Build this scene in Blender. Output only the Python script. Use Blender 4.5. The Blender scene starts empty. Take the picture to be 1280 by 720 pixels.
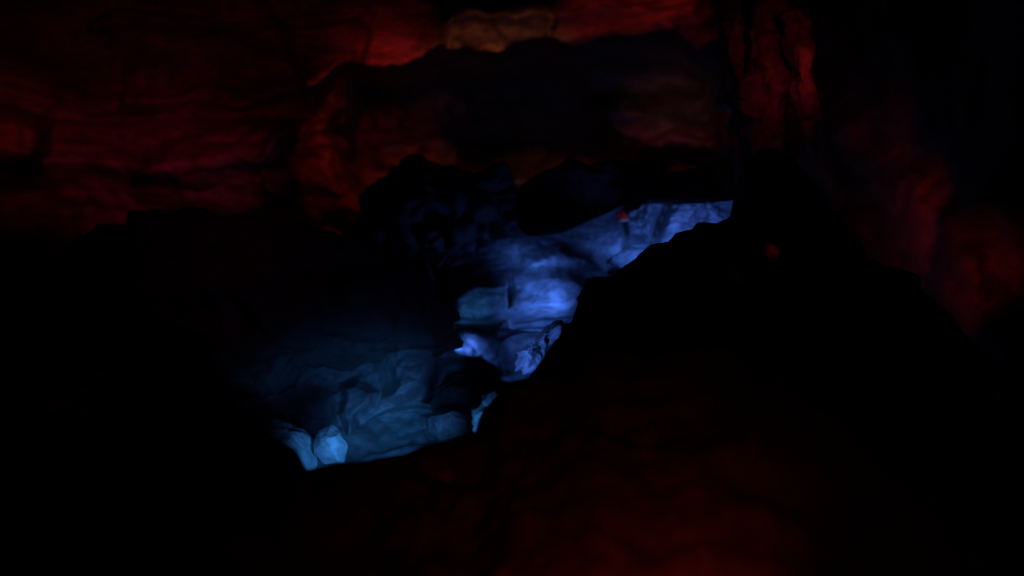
import bpy, bmesh, math, random
import numpy as np
from mathutils import Vector, noise

# ------------------------------------------------------------------ basics
sc = bpy.context.scene
C = sc.collection
F = 1050.0            # focal length in photo pixels (photo is 1280 x 720)
CAMZ = 1.6

def at(px, py, Y):
    """pixel of the photo at distance Y -> metres"""
    return Vector(((px - 640.0) / F * Y, Y, CAMZ + (360.0 - py) / F * Y))

def tag(o, label=None, cat=None, group=None, kind=None):
    if label: o['label'] = label
    if cat: o['category'] = cat
    if group: o['group'] = group
    if kind: o['kind'] = kind
    return o

def fbm(p, H=0.9, octs=6):
    return noise.fractal(p, H, 2.0, octs, noise_basis='PERLIN_ORIGINAL')

def ridged(p, octs=5):
    a, s, f = 0.0, 1.0, 1.0
    for _ in range(octs):
        a += s * (1.0 - abs(noise.noise(p * f))*2.2)
        s *= 0.5; f *= 2.05
    return a - 1.2

def cells(p):
    d, pts = noise.voronoi(p)
    return d[1] - d[0]

def rockdisp(p, scale, strata=0.0):
    """metres of relief for a unit amplitude"""
    q = p * scale
    warp = Vector((noise.noise(q + Vector((7, 1, 3))), noise.noise(q + Vector((1, 9, 4))), noise.noise(q + Vector((4, 2, 8)))))
    q = q + warp * 0.6
    d = 0.55 * fbm(q, 0.95, 6) + 0.35 * min(cells(q * 1.3), 0.55) + 0.18 * ridged(q * 0.9, 5)
    d += 0.10 * min(cells(q * 4.2), 0.4)
    if strata:
        w = noise.noise(p * 0.35) * 1.2
        d += strata * (0.9 * noise.noise(Vector((p.x * 0.22 + w * 0.3, p.y * 0.22, p.z * 1.5 + w))) + 0.45 * noise.noise(Vector((p.x * 0.5, p.y * 0.5, p.z * 3.6 + w * 2))))
    return d

# ------------------------------------------------------------------ materials
def rock_mat(name, c1, c2, c3, rough=(0.45, 0.85), bump=0.5, sc_=1.0, band=0.0):
    m = bpy.data.materials.new(name); m.use_nodes = True
    nt = m.node_tree; N = nt.nodes; L = nt.links
    b = N['Principled BSDF']
    g = N.new('ShaderNodeNewGeometry')
    mp = N.new('ShaderNodeMapping'); mp.inputs['Scale'].default_value = (sc_, sc_, sc_ * (1 + band))
    L.new(g.outputs['Position'], mp.inputs['Vector'])
    n1 = N.new('ShaderNodeTexNoise'); n1.inputs['Scale'].default_value = 0.9; n1.inputs['Detail'].default_value = 8
    n1.inputs['Roughness'].default_value = 0.62; n1.inputs['Distortion'].default_value = 0.6
    L.new(mp.outputs[0], n1.inputs['Vector'])
    r = N.new('ShaderNodeValToRGB')
    e = r.color_ramp.elements
    e[0].position = 0.32; e[0].color = (*c1, 1); e[1].position = 0.68; e[1].color = (*c3, 1)
    k = e.new(0.5); k.color = (*c2, 1)
    L.new(n1.outputs['Fac'], r.inputs['Fac'])
    # mineral streaks and dark stains
    n2 = N.new('ShaderNodeTexNoise'); n2.inputs['Scale'].default_value = 5.0; n2.inputs['Detail'].default_value = 10
    n2.inputs['Roughness'].default_value = 0.7
    L.new(mp.outputs[0], n2.inputs['Vector'])
    r2 = N.new('ShaderNodeValToRGB'); r2.color_ramp.elements[0].position = 0.35; r2.color_ramp.elements[1].position = 0.62
    r2.color_ramp.elements[0].color = (0.35, 0.33, 0.32, 1)
    L.new(n2.outputs['Fac'], r2.inputs['Fac'])
    mx = N.new('ShaderNodeMix'); mx.data_type = 'RGBA'; mx.blend_type = 'MULTIPLY'; mx.inputs[0].default_value = 0.8
    L.new(r.outputs['Color'], mx.inputs[6]); L.new(r2.outputs['Color'], mx.inputs[7])
    L.new(mx.outputs[2], b.inputs['Base Color'])
    mr = N.new('ShaderNodeMapRange'); mr.inputs['To Min'].default_value = rough[0]; mr.inputs['To Max'].default_value = rough[1]
    mr.inputs['From Min'].default_value = 0.35; mr.inputs['From Max'].default_value = 0.65
    L.new(n2.outputs['Fac'], mr.inputs['Value']); L.new(mr.outputs[0], b.inputs['Roughness'])
    n3 = N.new('ShaderNodeTexNoise'); n3.inputs['Scale'].default_value = 14; n3.inputs['Detail'].default_value = 8
    n3.inputs['Roughness'].default_value = 0.65
    L.new(mp.outputs[0], n3.inputs['Vector'])
    ad = N.new('ShaderNodeMath'); ad.operation = 'ADD'
    sm = N.new('ShaderNodeMath'); sm.operation = 'MULTIPLY'; sm.inputs[1].default_value = 2.0
    L.new(n2.outputs['Fac'], sm.inputs[0]); L.new(sm.outputs[0], ad.inputs[0]); L.new(n3.outputs['Fac'], ad.inputs[1])
    bp = N.new('ShaderNodeBump'); bp.inputs['Strength'].default_value = bump; bp.inputs['Distance'].default_value = 0.05
    L.new(ad.outputs[0], bp.inputs['Height']); L.new(bp.outputs[0], b.inputs['Normal'])
    b.inputs['Specular IOR Level'].default_value = 0.4
    return m

M_wall = rock_mat('layered_cave_rock', (0.12, 0.08, 0.06), (0.24, 0.17, 0.12), (0.36, 0.27, 0.20), bump=0.3, band=1.6)
M_lime = rock_mat('pale_limestone', (0.22, 0.21, 0.21), (0.33, 0.32, 0.32), (0.45, 0.44, 0.43), rough=(0.3, 0.7), bump=0.22)
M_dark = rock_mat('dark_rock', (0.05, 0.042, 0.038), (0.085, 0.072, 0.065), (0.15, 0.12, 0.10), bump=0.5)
M_wet = rock_mat('wet_rock', (0.12, 0.09, 0.08), (0.2, 0.16, 0.13), (0.3, 0.24, 0.2), rough=(0.22, 0.6), bump=0.4)
M_flow = rock_mat('flowstone', (0.2, 0.13, 0.09), (0.32, 0.22, 0.15), (0.42, 0.31, 0.22), rough=(0.3, 0.6), bump=0.3)

# ------------------------------------------------------------------ mesh makers
def link(name, verts, faces, mat, parent=None, loc=None):
    me = bpy.data.meshes.new(name)
    loc = loc or Vector((0, 0, 0))
    me.from_pydata([tuple(v - loc) for v in verts], [], faces)
    me.materials.append(mat)
    me.polygons.foreach_set('use_smooth', [True] * len(me.polygons))
    me.update()
    o = bpy.data.objects.new(name, me); C.objects.link(o)
    o.location = loc
    if parent:
        o.parent = parent
        o.location = loc - parent.location
    return o

def grid_faces(nu, nv, flip=False):
    fs = []
    for j in range(nv - 1):
        for i in range(nu - 1):
            a = j * nu + i
            f = (a, a + 1, a + nu + 1, a + nu)
            fs.append(f[::-1] if flip else f)
    return fs

_ico = {}
def ico(sub):
    if sub not in _ico:
        bm = bmesh.new(); bmesh.ops.create_icosphere(bm, subdivisions=sub, radius=1.0)
        bm.verts.ensure_lookup_table()
        _ico[sub] = ([v.co.copy() for v in bm.verts], [tuple(v.index for v in f.verts) for f in bm.faces])
        bm.free()
    return _ico[sub]

def sstep(a, b, x):
    t = min(1.0, max(0.0, (x - a) / (b - a)))
    return t * t * (3 - 2 * t)

def rock(name, pts, Y, thick, mat, seed=0, sub=6, rough=0.06, scale=2.0, flat=0.7, cuts=7, lean=0.0, strata=0.0,
         smooth=False, parent=None, swing=0.0, cutd=(0.5, 0.85)):
    """a closed boulder: pts is its outline as seen in the photo, Y its distance, thick its depth in metres.
    lean: the top leans away (+) ; swing: right side further away (+), in metres"""
    rnd = random.Random(seed * 77 + 5)
    P = [((x - 640) / F * Y, CAMZ + (360 - y) / F * Y) for x, y in pts]
    cx = (min(p[0] for p in P) + max(p[0] for p in P)) / 2; cz = (min(p[1] for p in P) + max(p[1] for p in P)) / 2
    # radial outline
    NA = 360
    R = [0.0] * NA
    n = len(P)
    for k in range(NA):
        a = k / NA * 2 * math.pi
        dx, dz = math.cos(a), math.sin(a)
        best = 0.0
        for i in range(n):
            x1, z1 = P[i][0] - cx, P[i][1] - cz
            x2, z2 = P[(i + 1) % n][0] - cx, P[(i + 1) % n][1] - cz
            ex, ez = x2 - x1, z2 - z1
            den = dx * ez - dz * ex
            if abs(den) < 1e-12: continue
            t = (x1 * ez - z1 * ex) / den
            u = (x1 * dz - z1 * dx) / den
            if t > 0 and 0 <= u <= 1: best = max(best, t)
        R[k] = best
    mean = sum(R) / NA
    R = [r if r > 0 else mean for r in R]
    w = 5 if not smooth else 9
    R = [sum(R[(k + d) % NA] for d in range(-w, w + 1)) / (2 * w + 1) for k in range(NA)]
    planes = []
    for _ in range(cuts):
        v = Vector((rnd.uniform(-1, 1), rnd.uniform(-1.3, -0.35), rnd.uniform(-1, 1))).normalized()
        planes.append((v, rnd.uniform(*cutd)))
    vs, fs = ico(sub)
    off = Vector((seed * 3.17, seed * 1.91, seed * 2.33))
    hx = max(abs(p[0] - cx) for p in P); hz = max(abs(p[1] - cz) for p in P)
    size = min(hx, hz, thick)
    out = []
    for v in vs:
        q = v.copy()
        for (nn, dd) in planes:
            s = q.dot(nn) - dd
            if s > 0: q -= nn * s
        rho = math.hypot(q.x, q.z); th = math.atan2(q.z, q.x)
        k = (th / (2 * math.pi) * NA) % NA
        k0 = int(k) % NA; fr = k - int(k)
        r = R[k0] * (1 - fr) + R[(k0 + 1) % NA] * fr
        r = mean + (r - mean) * sstep(0.0, 0.55, rho)
        rr = (rho ** flat) * r if rho > 1e-6 else 0
        x = math.cos(th) * rr; z = math.sin(th) * rr
        y = q.y * thick + lean * z + swing * (x / max(hx, .01))
        p = Vector((cx + x, Y + y + 0.0, cz + z))
        d = rockdisp(p + off, scale, strata)
        nrm = Vector((q.x / max(hx, .05), q.y / thick, q.z / max(hz, .05))).normalized()
        out.append(p + nrm * ((d - 0.30) * rough * (size ** 0.3)))
    base = Vector((cx, Y, cz - hz))
    return link(name, out, fs, mat, parent, base)

# polygon signed distance in photo pixels (positive inside)
def sdf(poly, x, y):
    poly = [(float(a), float(b)) for a, b in poly]
    inside = np.zeros(x.shape, bool); dist = np.full(x.shape, 1e9)
    n = len(poly)
    for i in range(n):
        x1, y1 = poly[i]; x2, y2 = poly[(i + 1) % n]
        ex, ey = x2 - x1, y2 - y1
        t = np.clip(((x - x1) * ex + (y - y1) * ey) / (ex * ex + ey * ey), 0, 1)
        dist = np.minimum(dist, np.hypot(x - x1 - t * ex, y - y1 - t * ey))
        c = ((y1 > y) != (y2 > y)) & (x < (x2 - x1) * (y - y1) / (ey if ey else 1e-9) + x1)
        inside ^= c
    return np.where(inside, dist, -dist)

def warp(GX, GY, cell, z, amp):
    return amp * np.array([noise.noise(Vector((x / cell, y / cell, z))) for x, y in zip(GX.ravel(), GY.ravel())]).reshape(GX.shape)

def ss(a, b, x):
    t = np.clip((x - a) / (b - a), 0, 1); return t * t * (3 - 2 * t)

# ------------------------------------------------------------------ camera
cam = bpy.data.cameras.new('camera'); co = bpy.data.objects.new('camera', cam); C.objects.link(co)
co.location = (0, 0, CAMZ); co.rotation_euler = (math.radians(90), 0, 0)
cam.sensor_width = 36; cam.lens = 36 * F / 1280
cam.clip_start = 0.05; cam.clip_end = 200
cam.dof.use_dof = True; cam.dof.focus_distance = 7.5; cam.dof.aperture_fstop = 0.5
sc.camera = co

# ------------------------------------------------------------------ the cave wall (structure)
nu, nv = 620, 330
xs = np.linspace(-620, 1900, nu); ys = np.linspace(-420, 820, nv)
X, Yp = np.meshgrid(xs, ys)
D = 17.0 + 0 * X
D -= 3.4 * ss(420, -500, X)                 # comes forward on the left
D -= 8.6 * ss(960, 1290, X)                # the right wall runs towards us
D -= 6.5 * ss(130, -420, Yp)                # bends over into the roof
# uneven edges for every step in the wall
WX = X + warp(X, Yp, 46, 1.5, 16) + warp(X, Yp, 15, 4.5, 7)
WY = Yp + warp(X, Yp, 60, 7.5, 16) + warp(X, Yp, 17, 9.5, 6)
# alcove under the lintel
alc = [(455, 100), (520, 86), (600, 79), (660, 72), (700, 65), (860, 65), (905, 80), (914, 130), (908, 180), (930, 262), (760, 280), (560, 290), (430, 250), (410, 160)]
D += 4.2 * ss(-6, 30, sdf(alc, WX, WY))
alc2 = [(560, 85), (700, 70), (730, 90), (760, 160), (840, 200), (925, 200), (930, 262), (650, 280), (560, 220)]
D += 1.8 * ss(-10, 40, sdf(alc2, WX, WY))
# lintel steps forward
lin = [(380, 132), (450, 96), (520, 84), (600, 77), (660, 70), (700, 63), (860, 63), (905, 78), (900, -60), (300, -60), (360, 60)]
D -= 1.5 * ss(-8, 14, sdf(lin, WX, WY))
# the wall below the alcove
low = [(200, 250), (930, 262), (1000, 500), (100, 700)]
D += 1.0 * ss(0, 60, sdf(low, X, Yp))
# broad left bulge
D -= 1.0 * np.exp(-(((X - 250) / 170) ** 2 + ((Yp - 200) / 60) ** 2))
D -= 0.9 * np.exp(-(((X - 10) / 90) ** 2 + ((Yp - 170) / 60) ** 2))
for pts, h, e0, e1 in [
    ([(452, 26), (500, 22), (560, 26), (560, 62), (520, 84), (455, 92)], .55, -5, 7),
    ([(552, 22), (620, 10), (700, 14), (704, 54), (640, 72), (562, 80)], .6, -6, 9),
    ([(690, 14), (760, 4), (870, 6), (900, 40), (880, 64), (700, 62)], .5, -6, 12),
    ([(536, 64), (566, 56), (584, 68), (560, 92), (540, 96)], .4, -4, 6),
    ([(376, 100), (410, 86), (440, 92), (440, 118), (412, 136), (382, 128)], .6, -5, 7),
    ([(386, 150), (408, 138), (424, 160), (412, 178), (390, 176)], .5, -4, 7),
    ([(455, 142), (490, 130), (512, 146), (498, 164), (464, 162)], .7, -5, 9),
    ([(472, 184), (505, 172), (530, 188), (514, 212), (480, 204)], .6, -5, 9),
    ([(160, 200), (230, 172), (330, 150), (390, 138), (380, 160), (330, 212), (250, 226), (180, 236)], .7, -10, 22),
    ([(308, 205), (338, 172), (372, 148), (384, 168), (352, 200), (322, 220)], .6, -4, 8),
    ([(332, 214), (365, 203), (380, 222), (362, 246), (336, 240)], .8, -5, 8),
    ([(346, 262), (372, 252), (388, 275), (372, 300), (346, 292)], .9, -5, 8),
    ([(294, 318), (314, 302), (330, 316), (314, 338), (298, 336)], .8, -4, 8),
    ([(-80, 140), (20, 130), (64, 160), (50, 205), (-60, 215)], .8, -10, 20),
    ([(100, 16), (440, 14), (452, 34), (110, 44)], .45, -4, 7),
    ([(150, 120), (330, 108), (440, 84), (440, 96), (330, 130), (150, 140)], .5, -4, 8),
    ([(740, 130), (800, 118), (860, 140), (905, 150), (905, 190), (830, 196), (770, 170)], .9, -8, 16),
    ([(800, 175), (860, 165), (905, 172), (900, 196), (830, 200)], .5, -5, 8),
    ([(1010, 140), (1050, 130), (1120, 190), (1180, 260), (1230, 360), (1290, 460), (1240, 470), (1170, 380), (1100, 270), (1030, 190)], .7, -25, 25),
    ([(820, 215), (850, 205), (925, 212), (930, 256), (845, 254)], .8, -5, 10)]:
    D -= h * ss(e0, e1, sdf(pts, WX, WY))
vv = []
for j in range(nv):
    for i in range(nu):
        p = at(X[j, i], Yp[j, i], D[j, i])
        ray = (p - Vector((0, 0, CAMZ))).normalized()
        d = rockdisp(p, 0.45, 0.6) * 0.8 + 0.08 * rockdisp(p + Vector((9, 9, 9)), 2.1)
        vv.append(p - ray * d)
link('cave_wall', vv, grid_faces(nu, nv, True), M_wall)['kind'] = 'structure'

# ------------------------------------------------------------------ foreground rock floor with its broken rim
rim = [(-900, 500, 4.0), (-300, 508, 4.2), (100, 520, 4.4), (240, 530, 4.5), (300, 541, 4.5), (350, 549, 4.5), (370, 562, 4.4), (384, 585, 4.3),
       (430, 580, 4.3), (500, 570, 4.4), (545, 554, 4.5), (598, 542, 4.6), (608, 512, 5.0), (632, 478, 5.2), (662, 470, 5.3),
       (684, 438, 5.7), (716, 398, 6.0), (733, 348, 6.6), (765, 346, 6.8), (798, 322, 7.1), (812, 306, 7.3), (835, 301, 7.4), (845, 290, 7.6), (865, 286, 7.8), (872, 278, 7.9), (895, 278, 8.2), (925, 264, 8.6),
       (980, 290, 8.4), (1100, 400, 7.0), (1300, 540, 5.4), (1900, 640, 4.5)]
cols = np.concatenate([np.linspace(-900, 280, 90), np.linspace(284, 960, 420), np.linspace(965, 1900, 110)])
rpy = np.interp(cols, [r[0] for r in rim], [r[1] for r in rim]); rY = np.interp(cols, [r[0] for r in rim], [r[2] for r in rim])
rows = list(np.linspace(-1, 0, 45)) + list(np.linspace(0.006, 1, 165))
vv = []
for s in rows:
    for i, px in enumerate(cols):
        if s <= 0:      # far side drops into the chasm
            t = -s
            p = at(px, rpy[i], rY[i])
            p = Vector((p.x - 0.5 * t, p.y + 1.3 * t ** 0.8, p.z - 3.6 * t ** 1.3 - 0.05 * t))
        else:
            t = s
            Yc = rY[i] * (1 - t) ** 1.25 + 0.9 * (1 - (1 - t) ** 1.25)
            znear = 0.0 + 0.15 * ss(600, 1300, np.array(px))
            ptop = at(px, rpy[i], rY[i])
            xx = ptop.x * (1 - t) + (px - 640) / F * 1.6 * t
            hump = 0.10 * math.sin(math.pi * t)
            z = ptop.z + (float(znear) - ptop.z) * (t ** 0.85) + hump
            p = Vector((xx, Yc, z))
        a = 0.30 * min(1.0, abs(s) * 9 + 0.10)
        d = rockdisp(p + Vector((3, 5, 1)), 0.9) * a + 0.05 * rockdisp(p, 4.0)*min(1, abs(s)*12+.35)
        vv.append(p + Vector((0, -0.25, 1)).normalized() * (d - 0.12 * a))
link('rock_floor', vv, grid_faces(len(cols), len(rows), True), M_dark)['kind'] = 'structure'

# ------------------------------------------------------------------ chasm floor
nu, nv = 200, 160
vv = []
for j in range(nv):
    for i in range(nu):
        x = -9 + 20 * i / (nu - 1); y = 4 + 15 * j / (nv - 1)
        z = -0.75 + 0.26 * max(0, y - 9.2) + 0.10 * max(0, x - 1.0)
        p = Vector((x, y, z))
        p.z += rockdisp(p, 1.0) * 0.35
        vv.append(p)
link('chasm_floor', vv, grid_faces(nu, nv), M_lime)['kind'] = 'structure'

# ------------------------------------------------------------------ rocks
def thing(o, label, cat, group=None): return tag(o, label, cat, group)
G1 = 'pale boulders in the blue-lit chasm'
def R1(name, label, cat, pts, Y, th, mat, group=None, **k):
    return thing(rock(name, pts, Y, th, mat, **k), label, cat, group)

def ledge(name, label, box, step, base, feats, mat, rough, scale, seed):
    """a water-worn rock mass with steps and bowls; box in photo pixels, base(px, py) its distance; closed behind"""
    x0, y0, x1, y1 = box
    nu = int((x1 - x0) / step) + 1; nv = int((y1 - y0) / step) + 1
    GX, GY = np.meshgrid(np.linspace(x0, x1, nu), np.linspace(y0, y1, nv))
    QX = GX + warp(GX, GY, 24, seed, 4); QY = GY + warp(GX, GY, 22, seed + 5.5, 4)
    G = base(GX, GY)
    for pts, h, e0, e1 in feats:
        G = G - h * ss(e0, e1, sdf(pts, QX, QY))
    edge = np.minimum(np.minimum(GX - x0, x1 - GX), np.minimum(GY - y0, y1 - GY))
    G = G + 1.6 * (1 - ss(0, 26, edge))
    off = Vector((seed * 3.1, seed * 1.3, seed * 2.7)); out = []
    for j in range(nv):
        for i in range(nu):
            p = at(GX[j, i], GY[j, i], G[j, i])
            ray = (p - Vector((0, 0, CAMZ))).normalized()
            out.append(p - ray * (rough * (rockdisp(p + off, scale) - .3) + 0.02 * noise.noise(p * 9)))
    fs = grid_faces(nu, nv, True)
    ring = [i for i in range(nu)] + [j * nu + nu - 1 for j in range(1, nv)] + [(nv - 1) * nu + i for i in range(nu - 2, -1, -1)] + [j * nu for j in range(nv - 2, 0, -1)]
    b0 = len(out)
    for r in ring: out.append(out[r] + Vector((0, 1.2, -0.2)))
    n = len(ring)
    for k in range(n): fs.append((ring[k], ring[(k + 1) % n], b0 + (k + 1) % n, b0 + k))
    fs.append(tuple(range(b0 + n - 1, b0 - 1, -1)))
    c = at((x0 + x1) / 2, y1, float(G.mean()))
    return tag(link(name, out, fs, mat, None, c), label, 'rock ledge')

ledge('worn_ledge', 'smooth blue ledges with a bright bowl-shaped hollow in the middle of the chasm', (535, 225, 800, 505), 0.8,
      lambda x, y: 14.0 - 0.7 * (y - 300) / 160.0 + 0.8 * ss(310, 240, y) - 0.15 * np.sin((x - 560) / 45.0), [
      ([(555, 362), (590, 344), (636, 338), (690, 330), (765, 345), (765, 388), (715, 394), (690, 398), (642, 403), (600, 410), (555, 408)], .50, -2, 20),
      ([(655, 318), (700, 306), (745, 316), (760, 345), (690, 338), (650, 344)], .35, -4, 14),
      ([(634, 346), (639, 344), (643, 356), (640, 380), (636, 384), (635, 366)], -.20, -3, 5),
      ([(560, 408), (640, 402), (700, 394), (720, 392), (700, 408), (650, 413), (600, 411), (560, 416)], -.45, -1, 4),
      ([(570, 413), (610, 411), (655, 413), (700, 410), (690, 440), (650, 462), (612, 466), (585, 448)], .05, -1, 20),
      ([(560, 395), (590, 392), (600, 400), (580, 406), (560, 404)], .15, -2, 5),
      ([(560, 455), (600, 462), (650, 462), (700, 440), (790, 500), (540, 500)], -.8, -2, 10)], M_lime, 0.10, 1.4, 1)
ledge('worn_ledge', 'wide teal-blue water-worn ledge with a curved lip at the lower left of the chasm', (268, 385, 650, 610), 1.0,
      lambda x, y: 11.9 - 1.7 * (y - 440) / 140.0 + 0.10 * np.sin(x / 30.0), [
      ([(445, 420), (480, 370), (580, 370), (556, 462), (540, 492), (512, 508), (490, 510), (472, 500), (476, 480)], .8, -1, 26),
      ([(424, 480), (450, 470), (474, 488), (468, 512), (452, 524), (444, 550), (432, 548), (420, 520)], .42, -2, 14),
      ([(300, 520), (350, 492), (400, 478), (430, 486), (432, 530), (420, 560), (370, 556), (340, 530)], .38, -3, 26),
      ([(442, 540), (460, 524), (490, 512), (530, 505), (560, 512), (610, 512), (640, 560), (560, 600), (440, 600)], -.35, -2, 6),
      ([(526, 520), (560, 512), (584, 516), (590, 534), (572, 546), (548, 542), (534, 536)], .28, -2, 6),
      ([(545, 452), (600, 448), (640, 470), (612, 505), (560, 508), (530, 500)], -.7, -4, 12)], M_lime, 0.11, 1.2, 2)
ledge('worn_ledge', 'pale blue fissured ledge at the upper right end of the chasm', (670, 225, 960, 375), 0.8,
      lambda x, y: 15.4 - 1.0 * (y - 260) / 80.0 - 0.6 * (x - 700) / 230.0, [
      ([(786, 240), (838, 240), (826, 268), (812, 300), (786, 296), (774, 276)], .45, -2, 8),
      ([(842, 240), (945, 240), (945, 290), (880, 296), (836, 320), (818, 308), (832, 272)], .5, -2, 7),
      ([(868, 262), (880, 250), (886, 270), (872, 286), (862, 280)], -.3, -2, 4),
      ([(896, 258), (930, 256), (926, 266), (905, 274)], -.22, -2, 4),
      ([(752, 316), (782, 300), (812, 300), (824, 320), (790, 345), (745, 350)], .5, -2, 14),
      ([(700, 290), (760, 274), (776, 292), (758, 312), (715, 325)], .25, -2, 14)], M_lime, 0.26, 2.2, 3)
R1('boulder', 'small bright blue boulder low at the left end of the chasm', 'boulder', [(399, 538), (412, 530), (428, 538), (436, 556), (430, 580), (404, 582), (392, 566), (394, 550)], 8.9, .22, M_lime, G1, seed=11, rough=0.07, scale=2.4, cuts=6)
# left overhanging mass
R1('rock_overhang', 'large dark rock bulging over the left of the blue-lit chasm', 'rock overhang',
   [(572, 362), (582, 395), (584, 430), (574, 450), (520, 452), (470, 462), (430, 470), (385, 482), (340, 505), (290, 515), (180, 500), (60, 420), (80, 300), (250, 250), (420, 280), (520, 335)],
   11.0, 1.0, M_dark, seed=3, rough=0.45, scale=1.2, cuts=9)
# chasm, lower left
R1('boulder', 'low flat blue rock tapering to a point at the far left tip of the chasm', 'boulder', [(280, 528), (310, 520), (345, 524), (380, 538), (400, 560), (395, 600), (330, 580), (300, 550)], 9.0, .4, M_lime, G1, seed=15, rough=0.10, scale=2.0)
R1('boulder', 'dark blue boulder filling the gap below the bowl-shaped boulder', 'boulder', [(552, 466), (585, 455), (612, 464), (640, 482), (628, 512), (575, 528), (538, 516), (540, 485)], 10.2, .5, M_dark, G1, seed=16, rough=0.3, scale=1.8)
R1('boulder', 'small pale patch of rock on the wide teal slab near the rim', 'boulder', [(532, 522), (566, 512), (592, 520), (590, 545), (550, 556), (534, 540)], 9.15, .2, M_lime, G1, seed=17, rough=0.08, scale=2.5, cuts=7)
# rim crags, chasm side
R1('rim_crag', 'cyan-lit sliver of rock on the rim at the lower right end of the chasm', 'rock crag', [(622, 476), (640, 474), (632, 498), (612, 520), (604, 545), (586, 545), (592, 515), (602, 492)], 5.6, .18, M_lime, None, seed=21, rough=0.12, scale=6)
R1('rim_crag', 'jagged violet-blue crag just left of the dark rim, beside the bowl-shaped boulder', 'rock crag', [(640, 448), (660, 425), (690, 402), (712, 395), (705, 420), (690, 440), (678, 470), (640, 476), (634, 462)], 6.9, .28, M_lime, None, seed=22, rough=0.28, scale=4.5, cuts=12)
# chasm, middle
R1('boulder', 'bright bowl-shaped blue boulder in the middle of the chasm', 'boulder', [(572, 411), (600, 409), (650, 411), (690, 414), (680, 443), (648, 464), (604, 464), (582, 440)], 12.45, .5, M_lime, G1, seed=31, rough=0.12, scale=1.2, smooth=True, cuts=1)
R1('rock_wall', 'dim blue back face of rock behind the domed boulders', 'rock face', [(560, 350), (600, 325), (660, 300), (720, 290), (760, 255), (850, 240), (940, 235), (960, 300), (860, 380), (760, 420), (640, 430), (560, 400)], 16.4, .9, M_lime, None, seed=36, rough=0.6, scale=1.1, cuts=8)
# chasm, upper right
R1('small_stone', 'little pink-red stone perched left of the upright slab', 'stone', [(768, 266), (778, 261), (788, 266), (786, 277), (772, 278)], 13.7, .15, M_flow, None, seed=45, sub=5, rough=0.06, scale=6)
# shelf between alcove and chasm
R1('rock_shelf', 'dark broken rock shelf hanging above the upper right end of the chasm', 'rock shelf', [(640, 296), (640, 240), (680, 204), (790, 192), (850, 206), (940, 214), (950, 256), (860, 253), (790, 251), (760, 256), (742, 276), (700, 296), (660, 302)], 12.7, .45, M_dark, None, seed=46, rough=0.35, scale=1.5)
R1('rock_shelf', 'dark knobbly shelf of rock in the centre, above the domed blue boulders', 'rock shelf', [(435, 300), (452, 232), (500, 205), (560, 196), (630, 200), (668, 240), (670, 290), (640, 325), (600, 338), (560, 345), (500, 350), (450, 340)], 14.6, .9, M_dark, None, seed=47, rough=0.5, scale=1.6)
# shards
for k, (pts, lab) in enumerate([
    ([(540, 336), (546, 338), (577, 302), (573, 297)], 'thin pale shard of rock leaning diagonally above the overhang edge'),
    ([(552, 325), (562, 334), (590, 328), (592, 316), (575, 318)], 'short dim shard lying right of the diagonal one'),
    ([(522, 330), (530, 352), (545, 358), (540, 338), (530, 318)], 'stubby dim shard standing left of the diagonal one')]):
    R1('rock_shard', lab, 'rock shard', pts, 12.6, .12, M_wet, 'broken shards above the overhang', seed=50 + k, sub=5, rough=0.1, scale=5)
# flowstone column on the right of the alcove
e = bpy.data.objects.new('flowstone_column', None); C.objects.link(e); e.location = at(960, 280, 11.0)
tag(e, 'draped red flowstone column standing right of the alcove', 'flowstone')
for k, (pts, Y, th) in enumerate([
    ([(896, -30), (960, -40), (1040, -30), (1036, 60), (1030, 180), (990, 240), (940, 270), (918, 240), (910, 160), (900, 80)], 12.5, .6),
    ([(900, 20), (950, 10), (958, 100), (950, 190), (938, 262), (925, 255), (918, 200), (908, 150), (914, 100), (900, 60)], 12.0, .5),
    ([(938, -10), (992, -5), (1000, 80), (992, 150), (966, 210), (940, 240), (930, 150)], 11.4, .4),
    ([(978, 10), (1008, 10), (1016, 80), (1024, 140), (1020, 190), (1004, 180), (996, 120), (980, 60)], 10.8, .35),
    ([(896, 160), (906, 152), (914, 175), (912, 195), (902, 186)], 11.7, .12)]):
    rock('drapery', pts, Y, th, M_flow, seed=80 + k, rough=0.42 if k < 4 else .1, scale=2.3, cuts=6, parent=e)
# right dark boulder
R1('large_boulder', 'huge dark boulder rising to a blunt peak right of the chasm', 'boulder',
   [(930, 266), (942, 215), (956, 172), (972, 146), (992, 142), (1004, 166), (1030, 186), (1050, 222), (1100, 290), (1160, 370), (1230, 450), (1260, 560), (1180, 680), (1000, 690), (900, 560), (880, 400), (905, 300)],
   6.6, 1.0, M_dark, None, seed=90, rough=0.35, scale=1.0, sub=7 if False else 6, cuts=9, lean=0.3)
R1('small_stone', 'small stone with a red glint lodged on the huge dark boulder', 'stone', [(954, 306), (964, 302), (974, 312), (972, 326), (958, 322)], 5.55, .06, M_wet, None, seed=91, sub=5, rough=0.03, scale=9)
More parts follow.
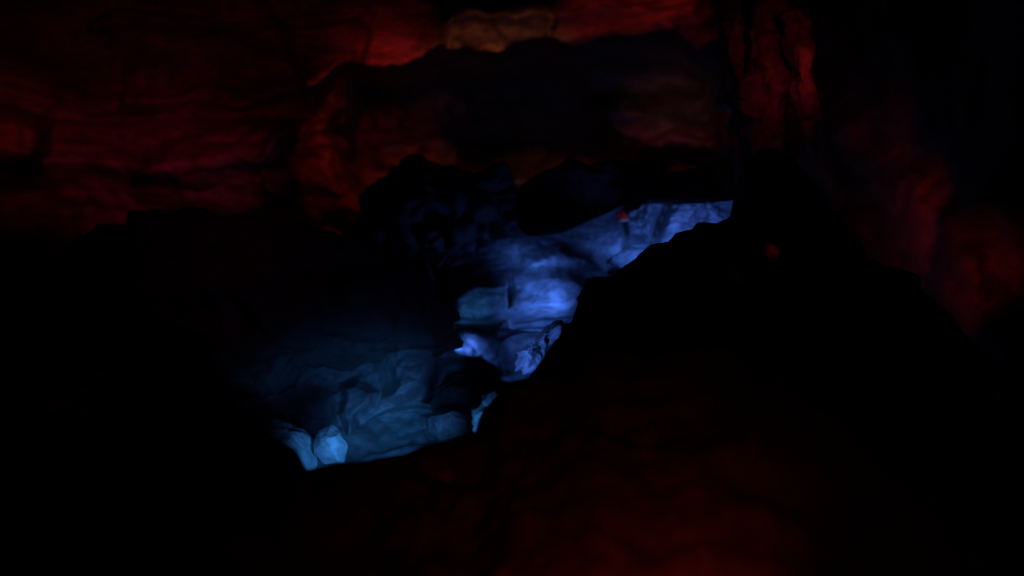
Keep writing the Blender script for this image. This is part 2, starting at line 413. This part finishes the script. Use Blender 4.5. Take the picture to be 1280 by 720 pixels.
# rocks on the dark slope
GS = 'dark rocks scattered on the near slope'
for k, (pts, Y, lab) in enumerate([
    ([(735, 350), (765, 345), (800, 352), (800, 385), (770, 400), (735, 395), (722, 375)], 6.3, 'dark angular rock on the rim right of the glowing violet-blue boulder'),
    ([(700, 405), (740, 395), (770, 410), (765, 440), (720, 450), (695, 435)], 5.8, 'dark rock on the rim beside the jagged violet-blue crag'),
    ([(780, 380), (820, 360), (850, 380), (845, 415), (800, 425), (775, 405)], 6.0, 'dim brownish rock a step down the slope from the rim'),
    ([(640, 490), (690, 470), (720, 495), (700, 530), (650, 535), (630, 515)], 4.7, 'faintly red rock on the slope below the jagged crag'),
    ([(745, 520), (765, 512), (782, 522), (776, 540), (750, 540)], 4.1, 'small red-tinged rock in the middle of the near slope'),
    ([(780, 540), (815, 528), (835, 545), (820, 568), (785, 565)], 3.8, 'dusky red rock just right of the small red-tinged one'),
    ([(540, 590), (558, 582), (572, 592), (565, 606), (545, 606)], 3.6, 'small red stone below the chasm mouth, near the rim'),
    ([(900, 370), (935, 355), (960, 375), (945, 405), (905, 405)], 5.5, 'dim red hump of rock at the foot of the huge dark boulder'),
    ([(85, 420), (95, 415), (106, 424), (102, 436), (88, 436)], 6.0, 'tiny rock with a faint red glint alone at the dark left')]):
    w = max(p[0] for p in pts) - min(p[0] for p in pts)
    R1('slope_rock', lab, 'rock', pts, Y, w / F * Y * .5, M_wet if k in (4, 6, 8) else M_dark, GS, seed=100 + k, sub=5, rough=0.12, scale=4, cuts=9)

# ------------------------------------------------------------------ lights
def spot(name, loc, tgt, color, watt, deg, blend=0.8, size=0.15):
    l = bpy.data.lights.new(name, 'SPOT'); l.energy = watt; l.color = color; l.spot_size = math.radians(deg); l.spot_blend = blend
    l.shadow_soft_size = size
    o = bpy.data.objects.new(name, l); C.objects.link(o); o.location = loc
    o.rotation_euler = (Vector(tgt) - Vector(loc)).to_track_quat('-Z', 'Y').to_euler()
    return o
def pt(name, loc, color, watt, size=0.12):
    l = bpy.data.lights.new(name, 'POINT'); l.energy = watt; l.color = color; l.shadow_soft_size = size
    o = bpy.data.objects.new(name, l); C.objects.link(o); o.location = loc; return o
RED = (1.0, 0.04, 0.04); AMB = (1.0, 0.26, 0.09); CRI = (1.0, 0.025, 0.15)
BLU = (0.06, 0.20, 1.0); CYA = (0.045, 0.31, 1.0); VIO = (0.16, 0.12, 1.0)
# upper wall
spot('red_lamp', at(600, -90, 10.6), at(590, 38, 13.0), AMB, 170, 32, 1.0, .1)
spot('red_lamp', at(660, -90, 10.6), at(665, 32, 13.0), AMB, 150, 32, 1.0, .1)
spot('red_lamp', at(500, -90, 10.6), at(490, 44, 13.0), RED, 340, 34, 1.0, .1)
spot('red_lamp', at(480, -40, 9.0), at(480, 40, 13.0), RED, 130, 24, 1.0, .2)
spot('red_lamp', at(700, -90, 10.6), at(740, 14, 13.2), RED, 90, 30, 1.0, .1)
spot('red_lamp', at(820, -90, 10.6), at(840, 16, 13.4), RED, 110, 34, 1.0, .1)
spot('red_lamp', at(350, 0, 9.5), at(412, 104, 13.2), RED, 140, 19, 1.0, .12)
spot('red_lamp', at(400, 20, 8.5), at(262, 165, 13.0), CRI, 250, 27, 1.0, .15)
spot('red_lamp', at(420, 120, 9.5), at(350, 235, 12.6), CRI, 50, 17, 1.0, .15)
spot('red_lamp', at(280, 60, 6.8), at(290, 300, 10.8), CRI, 10, 50, 1.0, .15)
spot('red_lamp', at(200, -20, 8.5), at(230, 70, 14.0), RED, 60, 60, 1.0, .15)
spot('red_lamp', at(-80, 40, 9), at(0, 150, 13.5), RED, 120, 27, 1.0, .15)
spot('red_lamp', at(800, 85, 15.8), at(840, 130, 20), AMB, 45, 40, 1.0, .2)
# column and right wall
spot('violet_lamp', at(800, 320, 11.4), at(745, 232, 12.3), VIO, 8, 40, 1.0, .1)
spot('red_lamp', at(1040, 0, 8.0), at(965, 90, 11), CRI, 17, 46, 1.0, .12)
spot('red_lamp', at(1060, 60, 9.4), at(1004, 95, 10.8), RED, 8, 36, 1.0, .1)
spot('red_lamp', at(1080, 100, 10.4), at(1085, 205, 13.8), RED, 13, 46, 1.0, .2)
spot('red_lamp', at(1040, 240, 8.8), at(1150, 285, 12.0), RED, 60, 36, 1.0, .2)
spot('red_lamp', at(1130, 280, 8), at(1215, 380, 9.8), RED, 14, 60, 1.0, .2)
# near slope
spot('red_lamp', (0.3, 1.9, 1.15), at(770, 722, 2.8), RED, 14, 80, 1.0, .05)
spot('red_lamp', (0.9, 0.5, 4.0), at(740, 680, 3.2), RED, 9, 50, 1.0, .1)
spot('red_lamp', at(1010, 270, 4.6), at(963, 314, 5.5), RED, 3, 14, 1.0, .03)
# chasm, lower end
spot('red_lamp', at(800, 290, 12.9), at(778, 270, 13.7), CRI, 4, 18, 1.0, .03)
spot('blue_lamp', at(396, 500, 7.9), at(418, 546, 8.6), CYA, 22, 44, 1.0, .05)
spot('blue_lamp', at(450, 600, 7.3), at(440, 555, 9.4), CYA, 190, 52, 1.0, .12)
spot('blue_lamp', at(560, 560, 7.0), at(490, 498, 10.6), CYA, 105, 34, 1.0, .12)
spot('violet_lamp', at(600, 520, 8.0), at(480, 410, 10.2), VIO, 11, 70, 1.0, .1)
# chasm, middle
R1('boulder', 'bright bowl-shaped blue boulder in the middle of the chasm', 'boulder', [(572, 411), (600, 409), (650, 411), (690, 414), (680, 443), (648, 464), (604, 464), (582, 440)], 12.45, .5, M_lime, G1, seed=31, rough=0.12, scale=1.2, smooth=True, cuts=1)
spot('blue_lamp', at(568, 432, 11.95), at(630, 432, 12.3), BLU, 20, 110, 1.0, .08)
spot('blue_lamp', at(610, 365, 11.6), at(552, 320, 12.7), BLU, 2.5, 36, 1.0, .08)
spot('blue_lamp', at(564, 392, 12.5), at(600, 390, 13), CYA, 8, 80, 0.8, .06)
spot('blue_lamp', at(715, 400, 12.5), at(672, 378, 13.4), BLU, 90, 88, 1.0, .1)
spot('blue_lamp', at(640, 330, 12.6), at(700, 340, 14.4), BLU, 25, 90, 1.0, .15)
spot('blue_lamp', at(705, 428, 11.9), at(640, 430, 12.5), BLU, 22, 100, 1.0, .1)
spot('violet_lamp', at(625, 502, 6.5), at(680, 430, 6.9), BLU, 14, 90, 1.0, .1)
spot('violet_lamp', at(596, 440, 6.2), at(685, 430, 6.9), BLU, 18, 60, 1.0, .05)
spot('cyan_lamp', at(585, 556, 5.3), at(612, 510, 5.7), CYA, 3, 90, 1.0, .06)
# chasm, upper end
spot('blue_lamp', at(885, 272, 13.2), at(850, 285, 14.8), BLU, 60, 120, 1.0, .1)
spot('blue_lamp', at(800, 300, 13.4), at(785, 300, 14.8), BLU, 26, 140, 1.0, .1)
spot('violet_lamp', at(930, 280, 11.8), at(860, 280, 14.4), VIO, 40, 30, 1.0, .1)

# ------------------------------------------------------------------ world and view
w = bpy.data.worlds.new('World'); sc.world = w; w.use_nodes = True
w.node_tree.nodes['Background'].inputs[0].default_value = (0, 0, 0, 1)
w.node_tree.nodes['Background'].inputs[1].default_value = 0.0
sc.view_settings.view_transform = 'Standard'; sc.view_settings.look = 'None'
sc.view_settings.exposure = 0; sc.view_settings.gamma = 1
